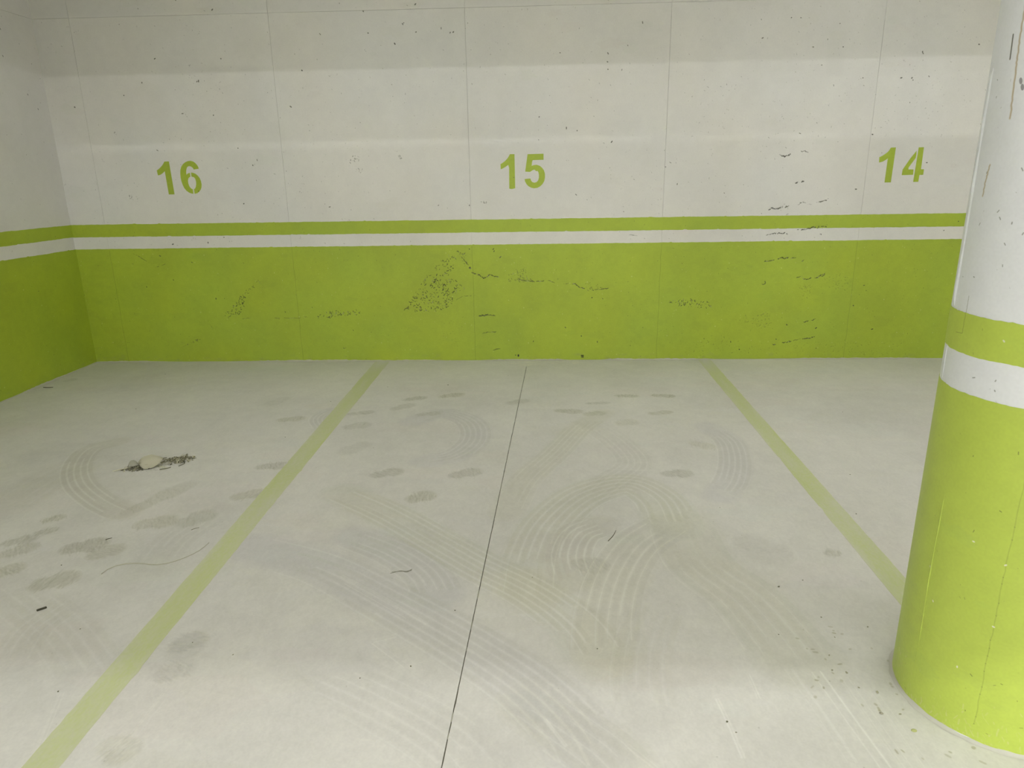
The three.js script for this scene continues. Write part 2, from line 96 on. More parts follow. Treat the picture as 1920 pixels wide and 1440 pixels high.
// ---------------------------------------------------------------- the flaws of the cast concrete: pits, cracks, honeycombing
const WHITE = [216, 214, 208], GREEN = [157, 175, 50], FLOOR = [208, 206, 199];
const flaws = [];                                         // [polyline, width m, strength, hue]
{
  const r = rng(5);
  for (const [x, y] of PITS) { const a = r() * 6.28, l = 0.002 + r() * 0.009; flaws.push([[[x - Math.cos(a) * l / 2, y - Math.sin(a) * l / 2], [x + Math.cos(a) * l / 2, y + Math.sin(a) * l / 2]], 0.004 + r() * 0.004, 0.6 + r() * 0.35, 0]); }
  for (const [w, a, pts] of CRACKS) {
    const out = [];
    for (let i = 0; i + 1 < pts.length; i++) for (let k = 0; k < 5; k++) { const t = k / 5; out.push([pts[i][0] + (pts[i + 1][0] - pts[i][0]) * t + (r() - 0.5) * 0.006, pts[i][1] + (pts[i + 1][1] - pts[i][1]) * t + (r() - 0.5) * 0.007]); }
    out.push(pts[pts.length - 1]);
    for (let i = 0; i + 1 < out.length; i++) if (r() > 0.12) flaws.push([[out[i], out[i + 1]], w * 0.001 * (0.5 + r() * 0.9), a * (0.7 + r() * 0.3), r() < 0.15 ? 1 : 0]);
  }
  for (const [n, size, a, poly] of HONEY) {
    const xs = poly.map((q) => q[0]), ys = poly.map((q) => q[1]), lo = [Math.min(...xs), Math.min(...ys)], hi = [Math.max(...xs), Math.max(...ys)];
    for (let k = 0, tries = 0; k < n && tries < n * 30; tries++) {
      const x = lo[0] + r() * (hi[0] - lo[0]), y = lo[1] + r() * (hi[1] - lo[1]);
      if (!inside(poly, x, y)) continue;
      k++;
      const pts = [[x, y]]; let ang = r() * 6.28, px = x, py = y; const seg = 1 + Math.floor(r() * 3);
      for (let s = 0; s < seg; s++) { const l = size * 0.001 * (0.3 + r() * 0.9); px += Math.cos(ang) * l; py += Math.sin(ang) * l; pts.push([px, py]); ang += (r() - 0.5) * 2.4; }
      flaws.push([pts, size * 0.001 * (0.3 + r() * 0.55), a * (0.45 + r() * 0.55), r() < 0.08 ? 1 : 0]);
    }
  }
  for (let k = 0; k < 4200; k++) {                        // scattered pinholes
    const x = XL + r() * 7.6, y = r() * 2.95, c = fbm(x * 1.3 + 4, y * 1.5);
    if (r() > (c - 0.28) * 2.2) continue;
    const a = 1.2 + r() * 1.6, l = 0.001 + r() * r() * 0.011, s = r();
    flaws.push([[[x, y], [x + Math.cos(a) * l, y + Math.sin(a) * l]], 0.0018 + r() * 0.0028, s < 0.93 ? 0.08 + r() * 0.28 : 0.55, 0]);
  }
}
function drawFlaws(ctx, list, a0, a1, pit, grey, scale = 1) {
  for (const [pts, w, s, hue] of list) { if (pts[0][0] < a0 - 0.1 || pts[0][0] > a1 + 0.1) continue; line(ctx, pts, w * scale, css(hue ? grey : pit, Math.min(1, s))); }
}
function blotches(ctx, seed, a0, b0, a1, b1, n, c, al, s0, s1) {   // faint rubbed patches with ragged outlines
  const r = rng(seed);
  for (let k = 0; k < n; k++) { const x = a0 + r() * (a1 - a0), y = b0 + r() * (b1 - b0), s = s0 + r() * (s1 - s0); ctx.fillStyle = css(c, al * (0.4 + r())); ctx.beginPath(); for (let i = 0; i < 14; i++) { const t = i / 14 * 6.283, q = s * (0.5 + r() * 0.8); ctx[i ? 'lineTo' : 'moveTo'](x + Math.cos(t) * q * 1.5, y + Math.sin(t) * q * 0.7); } ctx.closePath(); ctx.fill(); }
}
const PITW = [72, 71, 60], GREYW = [150, 148, 150], PITG = [52, 58, 22], GREYG = [128, 128, 118];
function reliefTex(list, a0, b0, a1, b1, W, H, seams = []) {
  const [cv, ctx] = canvasFor(a0, b0, a1, b1, W, H, 'rgb(190,190,190)');
  drawFlaws(ctx, list, a0, a1, [40, 40, 40], [90, 90, 90], 1.1);
  for (const s of seams) line(ctx, s, 0.004, 'rgba(110,110,110,0.9)');
  grain(cv, a0, b0, a1, b1, [[9, 9, 0.1], [60, 60, 0.05], [210, 210, 0.06]]);
  return dataTex(cv);
}
function whiteMat(list, a0, b0, a1, b1, W, H, seed) {
  const [cv, ctx] = canvasFor(a0, b0, a1, b1, W, H, css(WHITE));
  blotches(ctx, seed, a0, b0, a1, b1, 26, [200, 198, 188], 0.10, 0.01, 0.07);
  drawFlaws(ctx, list, a0, a1, PITW, GREYW);
  grain(cv, a0, b0, a1, b1, [[1.7, 1.7, 0.03], [7, 5, 0.022], [26, 26, 0.014], [170, 170, 0.016]], [1, 0.2, -1.0, 2.5, 3]);
  return new THREE.MeshStandardMaterial({ map: colourTex(cv), bumpMap: reliefTex(list, a0, b0, a1, b1, W >> 1, H >> 1), bumpScale: 0.003, roughness: 0.62 });
}
function greenMat(list, a0, b0, a1, b1, W, H, seed, seams = []) {
  const [cv, ctx] = canvasFor(a0, b0, a1, b1, W, H, css(GREEN));
  blotches(ctx, seed, a0, b0, a1, b1, 40, [134, 150, 50], 0.10, 0.01, 0.06);
  blotches(ctx, seed + 1, a0, b0, a1, b0 + 0.05, 20, [140, 146, 92], 0.16, 0.004, 0.022);
  const r = rng(seed + 9);
  for (let k = 0; k < 60 * (a1 - a0); k++) { const x = a0 + r() * (a1 - a0), y = b0 + r() * 0.9; ctx.fillStyle = css([205, 212, 150], 0.25 + r() * 0.4); ctx.beginPath(); ctx.ellipse(x, y, 0.0015 + r() * 0.002, 0.0015 + r() * 0.003, 0, 0, 7); ctx.fill(); }
  for (const s of seams) line(ctx, s, 0.004, css(PITG, 0.16));
  drawFlaws(ctx, list, a0, a1, PITG, GREYG);
  grain(cv, a0, b0, a1, b1, [[1.7, 1.7, 0.04], [8, 6, 0.04], [34, 34, 0.03], [170, 170, 0.03]], [1, 0.3, -1.0, 5, 4]);
  return new THREE.MeshStandardMaterial({ map: colourTex(cv), bumpMap: reliefTex(list, a0, b0, a1, b1, W >> 1, H >> 1, seams), bumpScale: 0.003, roughness: 0.55 });
}
const wob = (a, s) => (fbm(a * 9 + s, s * 3.1) - 0.5) * 0.004 + (vnoise(a * 60 + s, s) - 0.5) * 0.002 + (vnoise(a * 38 + s * 5, 7) > 0.93 ? 0.0035 : 0);
// a coat of paint on a flat wall: from a0 to a1, between heights b0 and b1, standing t proud; ragged edges
function coat(a0, a1, b0, b1, t, win, seed) {
  const n = Math.max(2, Math.ceil((a1 - a0) / 0.012)), pos = [], uv = [], idx = [];
  const put = (a, b, c) => { pos.push(a, b, c); uv.push((a - win[0]) / (win[2] - win[0]), (b - win[1]) / (win[3] - win[1])); };
  for (let i = 0; i <= n; i++) { const a = a0 + (a1 - a0) * i / n, lo = b0 + (b0 > 0.02 ? wob(a, seed) : Math.abs(wob(a, seed))), hi = b1 + wob(a, seed + 2); put(a, lo, 0); put(a, lo, t); put(a, hi, t); put(a, hi, 0); }
  for (let i = 0; i < n; i++) for (let k = 0; k < 3; k++) { const p = i * 4 + k, q = p + 4; idx.push(p, q, p + 1, q, q + 1, p + 1); }
  const g = new THREE.BufferGeometry(); g.setAttribute('position', new THREE.Float32BufferAttribute(pos, 3)); g.setAttribute('uv', new THREE.Float32BufferAttribute(uv, 2)); g.setIndex(idx);
  const f = g.toNonIndexed(); f.computeVertexNormals(); return f;
}
function panelGeo(a0, a1, b0, b1, win, face) {            // one board-cast panel with eased edges, front face at c = face
  const e = 0.0012, s = new THREE.Shape(); s.moveTo(a0 + e, b0 + e); s.lineTo(a1 - e, b0 + e); s.lineTo(a1 - e, b1 - e); s.lineTo(a0 + e, b1 - e); s.closePath();
  const g = new THREE.ExtrudeGeometry(s, { depth: 0.146, bevelEnabled: true, bevelThickness: 0.0012, bevelSize: 0.0008, bevelSegments: 1 });
  g.translate(0, 0, face - 0.1472);
  return uvFrom(g, (a, b) => [(a - win[0]) / (win[2] - win[0]), (b - win[1]) / (win[3] - win[1])]);
}

// ---------------------------------------------------------------- back wall
const back = structure('wall_back');
const EDGES = [XL, -3.377, -1.93, -0.533, 0.902, 2.355, 3.8, 5.25, 6.7, 8.15, XR], SEAM = 2.54;
const seamLines = EDGES.slice(1, 7).map((x) => { const r = rng(Math.round(x * 100) + 900), p = []; for (let k = 0; k <= 18; k++) p.push([x + (r() - 0.5) * 0.005, k / 18 * 0.9]); return p; });
const backMats = [], backWins = [];
for (let i = 0; i < 6; i++) {
  const a0 = EDGES[i], a1 = EDGES[i + 1], W = i ? 1024 : 256;
  backWins.push([a0, 0.88, a1, 2.56]);
  backMats.push(whiteMat(flaws, a0, 0.88, a1, 2.56, W, 1200, 40 + i));
}
const upMat = whiteMat(flaws.map(([p, ...q]) => [p.map(([x, y]) => [x, y]), ...q]), -0.533, 1.6, 0.902, 2.1, 512, 192, 61);
for (let i = 0; i < 10; i++) {
  const a0 = EDGES[i], a1 = EDGES[i + 1], k = i < 6 ? i : 1 + ((i * 2) % 5), f = -0.0003 - 0.0006 * ((i * 7) % 3) / 2;
  const win = i < 6 ? backWins[i] : [a0, 0.88, a0 + 1.447, 2.56];
  part(back, 'wall_panel', panelGeo(i ? a0 : a0 - 0.012, a1, 0, SEAM, win, f), backMats[k]);
  part(back, 'wall_panel', panelGeo(i ? a0 : a0 - 0.012, a1, SEAM, HC, [a0, SEAM, a0 + 1.447, HC], f - 0.0004), upMat);
}
part(back, 'wall_core', box(XL - 0.3, -0.1, -0.45, XR + 0.3, HC + 0.2, -0.1465), new THREE.MeshStandardMaterial({ color: 0x8b8a84, roughness: 0.9 }));
{
  const dado = [], stripe = [], mats = [];
  for (let i = 0; i < 10; i++) {
    const a0 = EDGES[i], a1 = EDGES[i + 1];
    if (i < 6) mats.push(greenMat(flaws, a0, 0, a1, 1.12, i ? 1024 : 256, 800, 80 + 3 * i, seamLines));
    else mats.push(mats[1 + ((i * 2) % 5)]);
    const win = i < 6 ? [a0, 0, a1, 1.12] : [a0, 0, a0 + 1.447, 1.12];
    dado.push(coat(a0, a1, 0, 0.911, 0.0008, win, 3)); stripe.push(coat(a0, a1, 1.003, 1.098, 0.0008, win, 11));
  }
  part(back, 'green_dado', mergeGeometries(dado, true), mats, 'lime green painted lower part of the back wall');
  part(back, 'green_stripe', mergeGeometries(stripe, true), mats, 'lime green stripe along the back wall');
}
// the stencilled bay numbers
const stencilMat = (() => {
  const [cv, ctx] = canvasFor(0, 0, 1, 1, 512, 512, css(GREEN));
  const r = rng(8); for (let k = 0; k < 40; k++) { ctx.fillStyle = css(PITG, 0.3 + r() * 0.3); ctx.beginPath(); ctx.arc(r(), r(), 0.002 + r() * 0.003, 0, 7); ctx.fill(); }
  grain(cv, 0, 0, 1, 1, [[8, 8, 0.05], [64, 64, 0.04], [256, 256, 0.04]]);
  const t = colourTex(cv); t.wrapS = t.wrapT = THREE.RepeatWrapping;
  return new THREE.MeshStandardMaterial({ map: t, roughness: 0.55 });
})();
function digit(parent, polys) {
  const g = mergeGeometries(polys.map((p) => new THREE.ExtrudeGeometry(new THREE.Shape(p.map(([x, y]) => new THREE.Vector2(x, y))), { depth: 0.0009, bevelEnabled: false })));
  g.translate(0, 0, -0.0003);
  part(parent, 'digit', g, stencilMat);
}
for (const [text, ds] of [['16', [['one16'], ['six16a', 'six16b']]], ['15', [['one15'], ['five15']]], ['14', [['one14'], ['four14a', 'four14b']]]]) {
  const g = new THREE.Group(); g.name = 'stencil_number'; g.userData.label = `lime green stencilled bay number ${text}`; back.add(g);
  for (const d of ds) digit(g, d.map((k) => DIGITS[k]));
}
// formwork tie ends left in the foot of the wall
{
  const m = new THREE.MeshStandardMaterial({ color: 0x3d3f30, roughness: 0.9 });
  for (const [x, y, w, h] of [[-0.189, 0.038, 0.012, 0.018], [-0.211, 0.042, 0.008, 0.006], [0.319, 0.036, 0.022, 0.008], [0.32, 0.024, 0.02, 0.008]]) part(back, 'tie_end', new RoundedBoxGeometry(w, h, 0.006, 1, 0.002).translate(x, y, 0.001), m);
}

// ---------------------------------------------------------------- left wall
const left = structure('wall_left');
{
  const r = rng(21), list = [];
  for (let k = 0; k < 260; k++) { const a = -2.4 + r() * 2.4, b = r() * 2.6, l = r() * r() * 0.01, t = r() * 3; list.push([[[a, b], [a + Math.cos(t) * l, b + Math.sin(t) * l]], 0.002 + r() * 0.003, 0.12 + r() * 0.45, 0]); }
  for (const [z, y] of [[0.344, 2.417], [0.372, 2.245], [0.2, 2.02], [0.12, 1.93]]) list.push([[[-z, y], [-z + 0.004, y - 0.006]], 0.006, 0.7, 0]);
  const wm = whiteMat(list, -2.4, 0.88, 0, 2.56, 1400, 1000, 51), gm = greenMat(list, -2.4, 0, 0, 1.12, 1400, 640, 131);
  // the wall runs along z: a = -z, turned so that its front faces +x
  const turn = (g) => g.applyMatrix4(new THREE.Matrix4().makeBasis(new THREE.Vector3(0, 0, -1), new THREE.Vector3(0, 1, 0), new THREE.Vector3(1, 0, 0)).setPosition(XL, 0, 0));
  const dado = [], stripe = [];
  for (let i = 0; i < 6; i++) {
    const a1 = -2.4 * i, a0 = Math.max(-ZF, a1 - 2.4);
    part(left, 'wall_panel', turn(panelGeo(a0, i ? a1 : a1 + 0.012, 0, SEAM, [a1 - 2.4, 0.88, a1, 2.56], -0.0004)), wm);
    part(left, 'wall_panel', turn(panelGeo(a0, i ? a1 : a1 + 0.012, SEAM, HC, [a1 - 2.4, SEAM, a1, SEAM + 1.2], -0.0008)), wm);
    dado.push(turn(coat(a0, a1, 0, 0.911, 0.0008, [a1 - 2.4, 0, a1, 1.12], 23))); stripe.push(turn(coat(a0, a1, 1.003, 1.098, 0.0008, [a1 - 2.4, 0, a1, 1.12], 29)));
  }
  part(left, 'wall_core', box(XL - 0.45, -0.1, -0.45, XL - 0.1475, HC + 0.2, ZF + 0.3), new THREE.MeshStandardMaterial({ color: 0x8b8a84, roughness: 0.9 }));
  part(left, 'green_dado', mergeGeometries(dado), gm, 'lime green painted lower part of the left wall');
  part(left, 'green_stripe', mergeGeometries(stripe), gm, 'lime green stripe along the left wall');
}

// ---------------------------------------------------------------- floor: power-floated slabs with a saw-cut joint, dust and tyre marks
const floor = structure('floor');
const jx = (z) => -0.121 - 0.0345 * (z - 0.21);           // the joint's centre line
const MARK = [158, 156, 134], PALE = [226, 225, 218];
function smooth(pts, n = 8) { const c = new THREE.CatmullRomCurve3(pts.map(([x, z]) => new THREE.Vector3(x, 0, z))); return c.getPoints((pts.length - 1) * n).map((p) => [p.x, -p.z]); }
function offset(pts, o) { return pts.map((p, i) => { const a = pts[Math.max(0, i - 1)], b = pts[Math.min(pts.length - 1, i + 1)], dx = b[0] - a[0], dy = b[1] - a[1], l = Math.hypot(dx, dy) || 1; return [p[0] - dy / l * o, p[1] + dx / l * o]; }); }
function sole(ctx, x, y, a, l, w, k) {                     // outline of a shoe sole, scaled by k
  ctx.beginPath();
  for (let i = 0; i < 28; i++) { const t = i / 28 * 6.283, c = Math.cos(t), s = Math.sin(t), wid = w / 2 * (c > 0 ? 1 : 0.82) * (1 - 0.22 * Math.exp(-((c + 0.15) ** 2) / 0.05)), px = c * l / 2 * k, py = Math.sign(s) * Math.pow(Math.abs(s), 0.75) * wid * k; ctx[i ? 'lineTo' : 'moveTo'](x + px * Math.cos(a) - py * Math.sin(a), y + px * Math.sin(a) + py * Math.cos(a)); }
  ctx.closePath();
}
function paintFloor(ctx, seed, a0, a1) {                   // b = -z
  const r = rng(seed);
  blotches(ctx, seed, a0, -4.6, a1, 0, 160, [192, 190, 178], 0.05, 0.02, 0.22);
  blotches(ctx, seed + 3, a0, -4.6, a1, 0, 120, [218, 216, 210], 0.06, 0.01, 0.14);
  for (let k = 0; k < 700; k++) { const x = a0 + r() * (a1 - a0), y = -r() * 4.6, t = -0.9 + r() * 0.9 + (r() < 0.3 ? 1.6 : 0), l = 0.03 + r() * 0.16; line(ctx, [[x, y], [x + Math.cos(t) * l, y + Math.sin(t) * l]], 0.002 + r() * 0.004, r() < 0.5 ? css(PALE, 0.10) : css([188, 186, 170], 0.10)); }
  for (const [a, w, n, raw] of TRACKS) {
    const p = smooth(raw);
    for (const q of [1, 0.85, 0.7]) line(ctx, p, w * q, css(MARK, a * 0.085));
    for (let k = 0; k < n; k++) {
      const o = offset(p, ((k + 0.5) / n - 0.5) * w * 0.94), s = Math.floor(r() * o.length * 0.3), e = o.length - Math.floor(r() * o.length * 0.3);
      line(ctx, o.slice(s, Math.max(s + 2, e)), w / n * 0.5, css(MARK, a * 0.18));
      const o2 = offset(p, (k / n - 0.5) * w * 0.94), s2 = Math.floor(r() * o.length * 0.4);
      line(ctx, o2.slice(s2, Math.max(s2 + 2, e)), 0.004 + r() * 0.004, css(PALE, a * 0.7));
    }
  }
  for (const [a, w, pts] of PRINTS) {
    const A = pts[0], B = pts[pts.length - 1], x = (A[0] + B[0]) / 2, y = -(A[1] + B[1]) / 2, ang = Math.atan2(-(B[1] - A[1]), B[0] - A[0]), l = Math.max(Math.hypot(B[0] - A[0], B[1] - A[1]) * 1.12, w * 1.2);
    for (const k of [1.1, 1.0, 0.9]) { sole(ctx, x, y, ang, l, w, k); ctx.fillStyle = css([132, 130, 108], a * 0.12); ctx.fill(); }
    const ca = Math.cos(ang), sa = Math.sin(ang), skew = (r() - 0.5) * 1.2;
    for (let n = 0; n < 260; n++) {                          // smeared dust inside the tread, thinning out at the rim
      const u = (r() * 2 - 1) * 1.12, v = (r() * 2 - 1) * 1.12, d2 = u * u + Math.pow(Math.abs(v), 2.6) + 0.25 * (fbm(u * 2.5 + x * 9, v * 2.5 + y * 9) - 0.5) * 3;
      if (d2 > 1.12 || r() < Math.max(0, d2 - 0.62) * 1.6) continue;
      const px = x + ca * u * l / 2 - sa * v * w / 2, py = y + sa * u * l / 2 + ca * v * w / 2, q = ang + 1.57 + skew + (r() - 0.5) * 0.5, e = 0.004 + r() * 0.014;
      line(ctx, [[px - Math.cos(q) * e, py - Math.sin(q) * e], [px + Math.cos(q) * e, py + Math.sin(q) * e]], 0.002 + r() * 0.005, r() < 0.72 ? css([124, 122, 100], a * (0.05 + r() * 0.13)) : css(PALE, a * (0.08 + r() * 0.2)));
    }
  }
  for (const [a, w, pts] of SCRATCHES) { const p = smooth(pts); for (let k = 0; k < 3; k++) line(ctx, offset(p, (r() - 0.5) * 0.03), w * 0.001 * (0.5 + r() * 0.6), css([236, 235, 228], a * (0.25 + r() * 0.35))); }
  blotches(ctx, 777, -0.3, -0.16, 0.3, -0.01, 26, [226, 224, 206], 0.22, 0.006, 0.04);
  // soil around the litter heap
  for (let k = 0; k < 500; k++) { const t = r() * 6.283, q = Math.sqrt(-2 * Math.log(1 - r() * 0.95)) * 0.36, u = Math.cos(t) * q * 0.2, v = Math.sin(t) * q * 0.085; line(ctx, [[-2.01 + u * 0.94 + v * 0.3, -2.13 + u * 0.33 - v], [-2.01 + u * 0.94 + v * 0.3 + 0.004, -2.13 + u * 0.33 - v]], 0.002 + r() * 0.004, css([110, 108, 88], 0.12 + r() * 0.3)); }
  // fine specks of grit, and splashes by the column
  for (let k = 0; k < 420; k++) { const x = a0 + r() * (a1 - a0), y = -r() * 4.6; ctx.fillStyle = css([120, 117, 98], 0.15 + r() * 0.4); ctx.beginPath(); ctx.arc(x, y, 0.0008 + r() * 0.0014, 0, 7); ctx.fill(); }
  for (let k = 0; k < 60; k++) { const t = Math.PI * (0.75 + r() * 0.8), q = 0.25 + r() * 0.28; ctx.fillStyle = css([150, 146, 118], 0.3 + r() * 0.4); ctx.beginPath(); ctx.ellipse(COL[0] + Math.cos(t) * q, -COL[1] + Math.sin(t) * q * 0.9, 0.003 + r() * 0.006, 0.002 + r() * 0.003, r() * 3, 0, 7); ctx.fill(); }
}
function slabMat(seed, a0, a1, b0, b1, W, H, marks) {
  const [cv, ctx] = canvasFor(a0, b0, a1, b1, W, H, css(FLOOR));
  if (marks) paintFloor(ctx, seed, a0, a1); else { blotches(ctx, seed, a0, b0, a1, b1, 200, [192, 190, 178], 0.06, 0.02, 0.25); blotches(ctx, seed + 1, a0, b0, a1, b1, 100, [220, 218, 212], 0.06, 0.02, 0.2); }
  grain(cv, a0, b0, a1, b1, [[1.1, 1.1, 0.05], [4.3, 3.1, 0.035], [17, 17, 0.025], [90, 60, 0.025], [230, 230, 0.03]], [1, 0.3, -0.6, 0.8, 2.2]);
  const [bv, bc] = canvasFor(a0, b0, a1, b1, W >> 1, H >> 1, 'rgb(128,128,128)');
  grain(bv, a0, b0, a1, b1, [[3, 3, 0.25], [14, 14, 0.12], [70, 70, 0.1], [180, 180, 0.1]]);
  return new THREE.MeshStandardMaterial({ map: colourTex(cv), bumpMap: dataTex(bv), bumpScale: 0.0016, roughness: 0.6 });
}
function slabGeo(pts, win) {                              // outline in x, z
  const s = new THREE.Shape(pts.map(([x, z]) => new THREE.Vector2(x, -z)));
  const g = new THREE.ExtrudeGeometry(s, { depth: 0.08, bevelEnabled: false });
  g.rotateX(-Math.PI / 2); g.translate(0, -0.08, 0);
  return uvFrom(g, (x, y, z) => [(x - win[0]) / (win[2] - win[0]), (-z - win[1]) / (win[3] - win[1])]);
}
{
  const G = 0.0015, ZS = 4.6, XS = 3.6;
  const wl = [XL, -ZS, -0.1, 0], wr = [-0.28, -ZS, XS, 0];
  const ml = slabMat(301, wl[0], wl[2], wl[1], wl[3], 2048, 2048, true), mr = slabMat(302, wr[0], wr[2], wr[1], wr[3], 2048, 2048, true);
  const edge = (z, s) => { const q = vnoise(z * 40, s * 9 + 50); return [jx(z) + s * (G + (q > 0.8 ? (q - 0.8) * 0.006 : 0)), z]; };
  const L = [[XL, 0], [jx(0.19), 0], [jx(0.19), 0.19]], R = [[XS, 0], [jx(0.19), 0], [jx(0.19), 0.19]];
  for (let z = 0.2; z <= ZS + 0.001; z += 0.02) { L.push(edge(z, -1)); R.push(edge(z, 1)); }
  L.push([XL, ZS]); R.push([XS, ZS]);
  part(floor, 'floor_slab', slabGeo(L, wl), ml); part(floor, 'floor_slab', slabGeo(R, wr), mr);
  const far = slabMat(303, 0, 4, -4, 0, 1024, 1024, false); far.map.wrapS = far.map.wrapT = far.bumpMap.wrapS = far.bumpMap.wrapT = THREE.MirroredRepeatWrapping;
  part(floor, 'floor_slab', slabGeo([[XS + 0.003, 0], [XR, 0], [XR, ZS], [XS + 0.003, ZS]], [0, -4, 4, 0]), far);
  const A = [[XL, ZS + 0.003]], B = [[XR, ZS + 0.003]];
  A.push([jx(ZS) - G, ZS + 0.003], [jx(ZF) - G, ZF], [XL, ZF]); B.push([jx(ZS) + G, ZS + 0.003], [jx(ZF) + G, ZF], [XR, ZF]);
  part(floor, 'floor_slab', slabGeo(A, [0, -4, 4, 0]), far); part(floor, 'floor_slab', slabGeo(B, [0, -4, 4, 0]), far);
  part(floor, 'sub_base', box(XL - 0.4, -0.3, -0.4, XR + 0.4, -0.081, ZF + 0.4), new THREE.MeshStandardMaterial({ color: 0x55544c, roughness: 1 }));
  // dust that has run into the cut
  const dm = new THREE.MeshStandardMaterial({ color: 0xa9a798, roughness: 1 }), r = rng(66);
  part(floor, 'joint_bed', slabGeo([[jx(0.2) - G, 0.2], [jx(0.2) + G, 0.2], [jx(ZF) + G, ZF], [jx(ZF) - G, ZF]], [0, -4, 4, 0]).translate(0, -0.0035, 0), new THREE.MeshStandardMaterial({ color: 0x6a6858, roughness: 1 }));
  for (const [z0, z1] of [[0.78, 0.8], [1.02, 1.05], [1.4, 1.47], [1.62, 1.64], [1.86, 1.92], [2.05, 2.07], [2.33, 2.42], [3.24, 3.3], [3.345, 3.352], [3.42, 3.47], [3.555, 3.575], [3.83, 3.87], [3.905, 3.93]]) {
    const g = new THREE.SphereGeometry(1, 10, 6); g.scale(0.0022, 0.003, (z1 - z0) / 2); g.translate(jx((z0 + z1) / 2), -0.0016, (z0 + z1) / 2); part(floor, 'dust_plug', g, dm);
  }
}
// smears of mortar along the foot of the walls
{
  const m = new THREE.MeshStandardMaterial({ color: 0xbdbbae, roughness: 0.9, side: THREE.DoubleSide });
  const smear = (a0, a1, seed, place) => {
    const n = Math.ceil((a1 - a0) / 0.015), pos = [], idx = [];
    for (let i = 0; i <= n; i++) { const a = a0 + (a1 - a0) * i / n, k = Math.max(0, fbm(a * 3 + seed, seed) - 0.32) * 2.2, h = 0.0015 + 0.009 * k * (0.6 + 0.8 * vnoise(a * 50, seed)), d = 0.004 + 0.03 * k * (0.6 + 0.8 * vnoise(a * 35, seed + 3)); pos.push(...place(a, h, 0.0006), ...place(a, h * 0.35, d * 0.4), ...place(a, 0.0004, d)); }
    for (let i = 0; i < n; i++) for (let k = 0; k < 2; k++) { const p = i * 3 + k, q = p + 3; idx.push(p, p + 1, q, q, p + 1, q + 1); }
    const g = new THREE.BufferGeometry(); g.setAttribute('position', new THREE.Float32BufferAttribute(pos, 3)); g.setIndex(idx); g.computeVertexNormals(); part(floor, 'mortar_smear', g, m);
  };
  smear(XL + 0.002, 4.5, 4, (a, h, d) => [a, h, d]); smear(0.002, 4.5, 9, (a, h, d) => [XL + d, h, a]);
}
// worn parking lines: a thin green coat, dusted over
{
  const W = 160, H = 2048, cv = document.createElement('canvas'); cv.width = W; cv.height = H;
  const ctx = cv.getContext('2d'), im = ctx.createImageData(W, H), d = im.data;
  for (let j = 0; j < H; j++) for (let i = 0; i < W; i++) {
    const a = i / W * 0.1, b = j / H * 5.6, n = fbm(a * 20, b * 3), m = vnoise(a * 160, b * 90), q = vnoise(a * 500, b * 400);
    let k = 0.37 + (n - 0.5) * 0.4 + (m - 0.5) * 0.16 + (q - 0.5) * 0.12;
    if (b < 0.4) k -= (0.4 - b) * 0.6 * (0.6 + m);
    k = Math.max(0.04, Math.min(0.85, k));
    const e = (j * W + i) * 4; for (let c = 0; c < 3; c++) d[e + c] = FLOOR[c] * (0.98 + (q - 0.5) * 0.05) * (1 - k) + [176, 192, 92][c] * k; d[e + 3] = 255;
  }
  ctx.putImageData(im, 0, 0);
  const m = new THREE.MeshStandardMaterial({ map: colourTex(cv), roughness: 0.6 });
  const strip = (p0, p1, label, gaps) => {
    for (const [z0, z1] of gaps) {
      const n = Math.ceil((z1 - z0) / 0.03), pos = [], uv = [], idx = [];
      for (let i = 0; i <= n; i++) {
        const z = z0 + (z1 - z0) * i / n, t = z / 4.05, xa = p0[0] + (p1[0] - p0[0]) * t, xb = p0[1] + (p1[1] - p0[1]) * t;
        const l = xa + wob(z, p0[0] * 3) * 1.2, r = xb + wob(z, p0[0] * 5 + 2) * 1.2;
        for (const [x, y, u] of [[l, 0, 0], [l, 0.0006, 0], [r, 0.0006, 1], [r, 0, 1]]) { pos.push(x, y, z); uv.push(u, 1 - z / 5.6); }
      }
      for (let i = 0; i < n; i++) for (let k = 0; k < 3; k++) { const p = i * 4 + k, q = p + 4; idx.push(p, q, p + 1, q, q + 1, p + 1); }
      const g = new THREE.BufferGeometry(); g.setAttribute('position', new THREE.Float32BufferAttribute(pos, 3)); g.setAttribute('uv', new THREE.Float32BufferAttribute(uv, 2)); g.setIndex(idx);
      const f = g.toNonIndexed(); f.computeVertexNormals(); part(floor, 'parking_line', f, m, label);
    }
  };
  strip([-1.338, -1.222], [-1.307, -1.212], 'worn pale green parking line left of the floor joint', [[0.01, 5.4]]);
  strip([1.225, 1.325], [1.198, 1.292], 'worn pale green parking line running to the column', [[0.01, 3.52], [3.93, 5.4]]);
  strip([3.74, 3.835], [3.72, 3.815], 'worn pale green parking line beyond the column', [[0.01, 5.4]]);
}

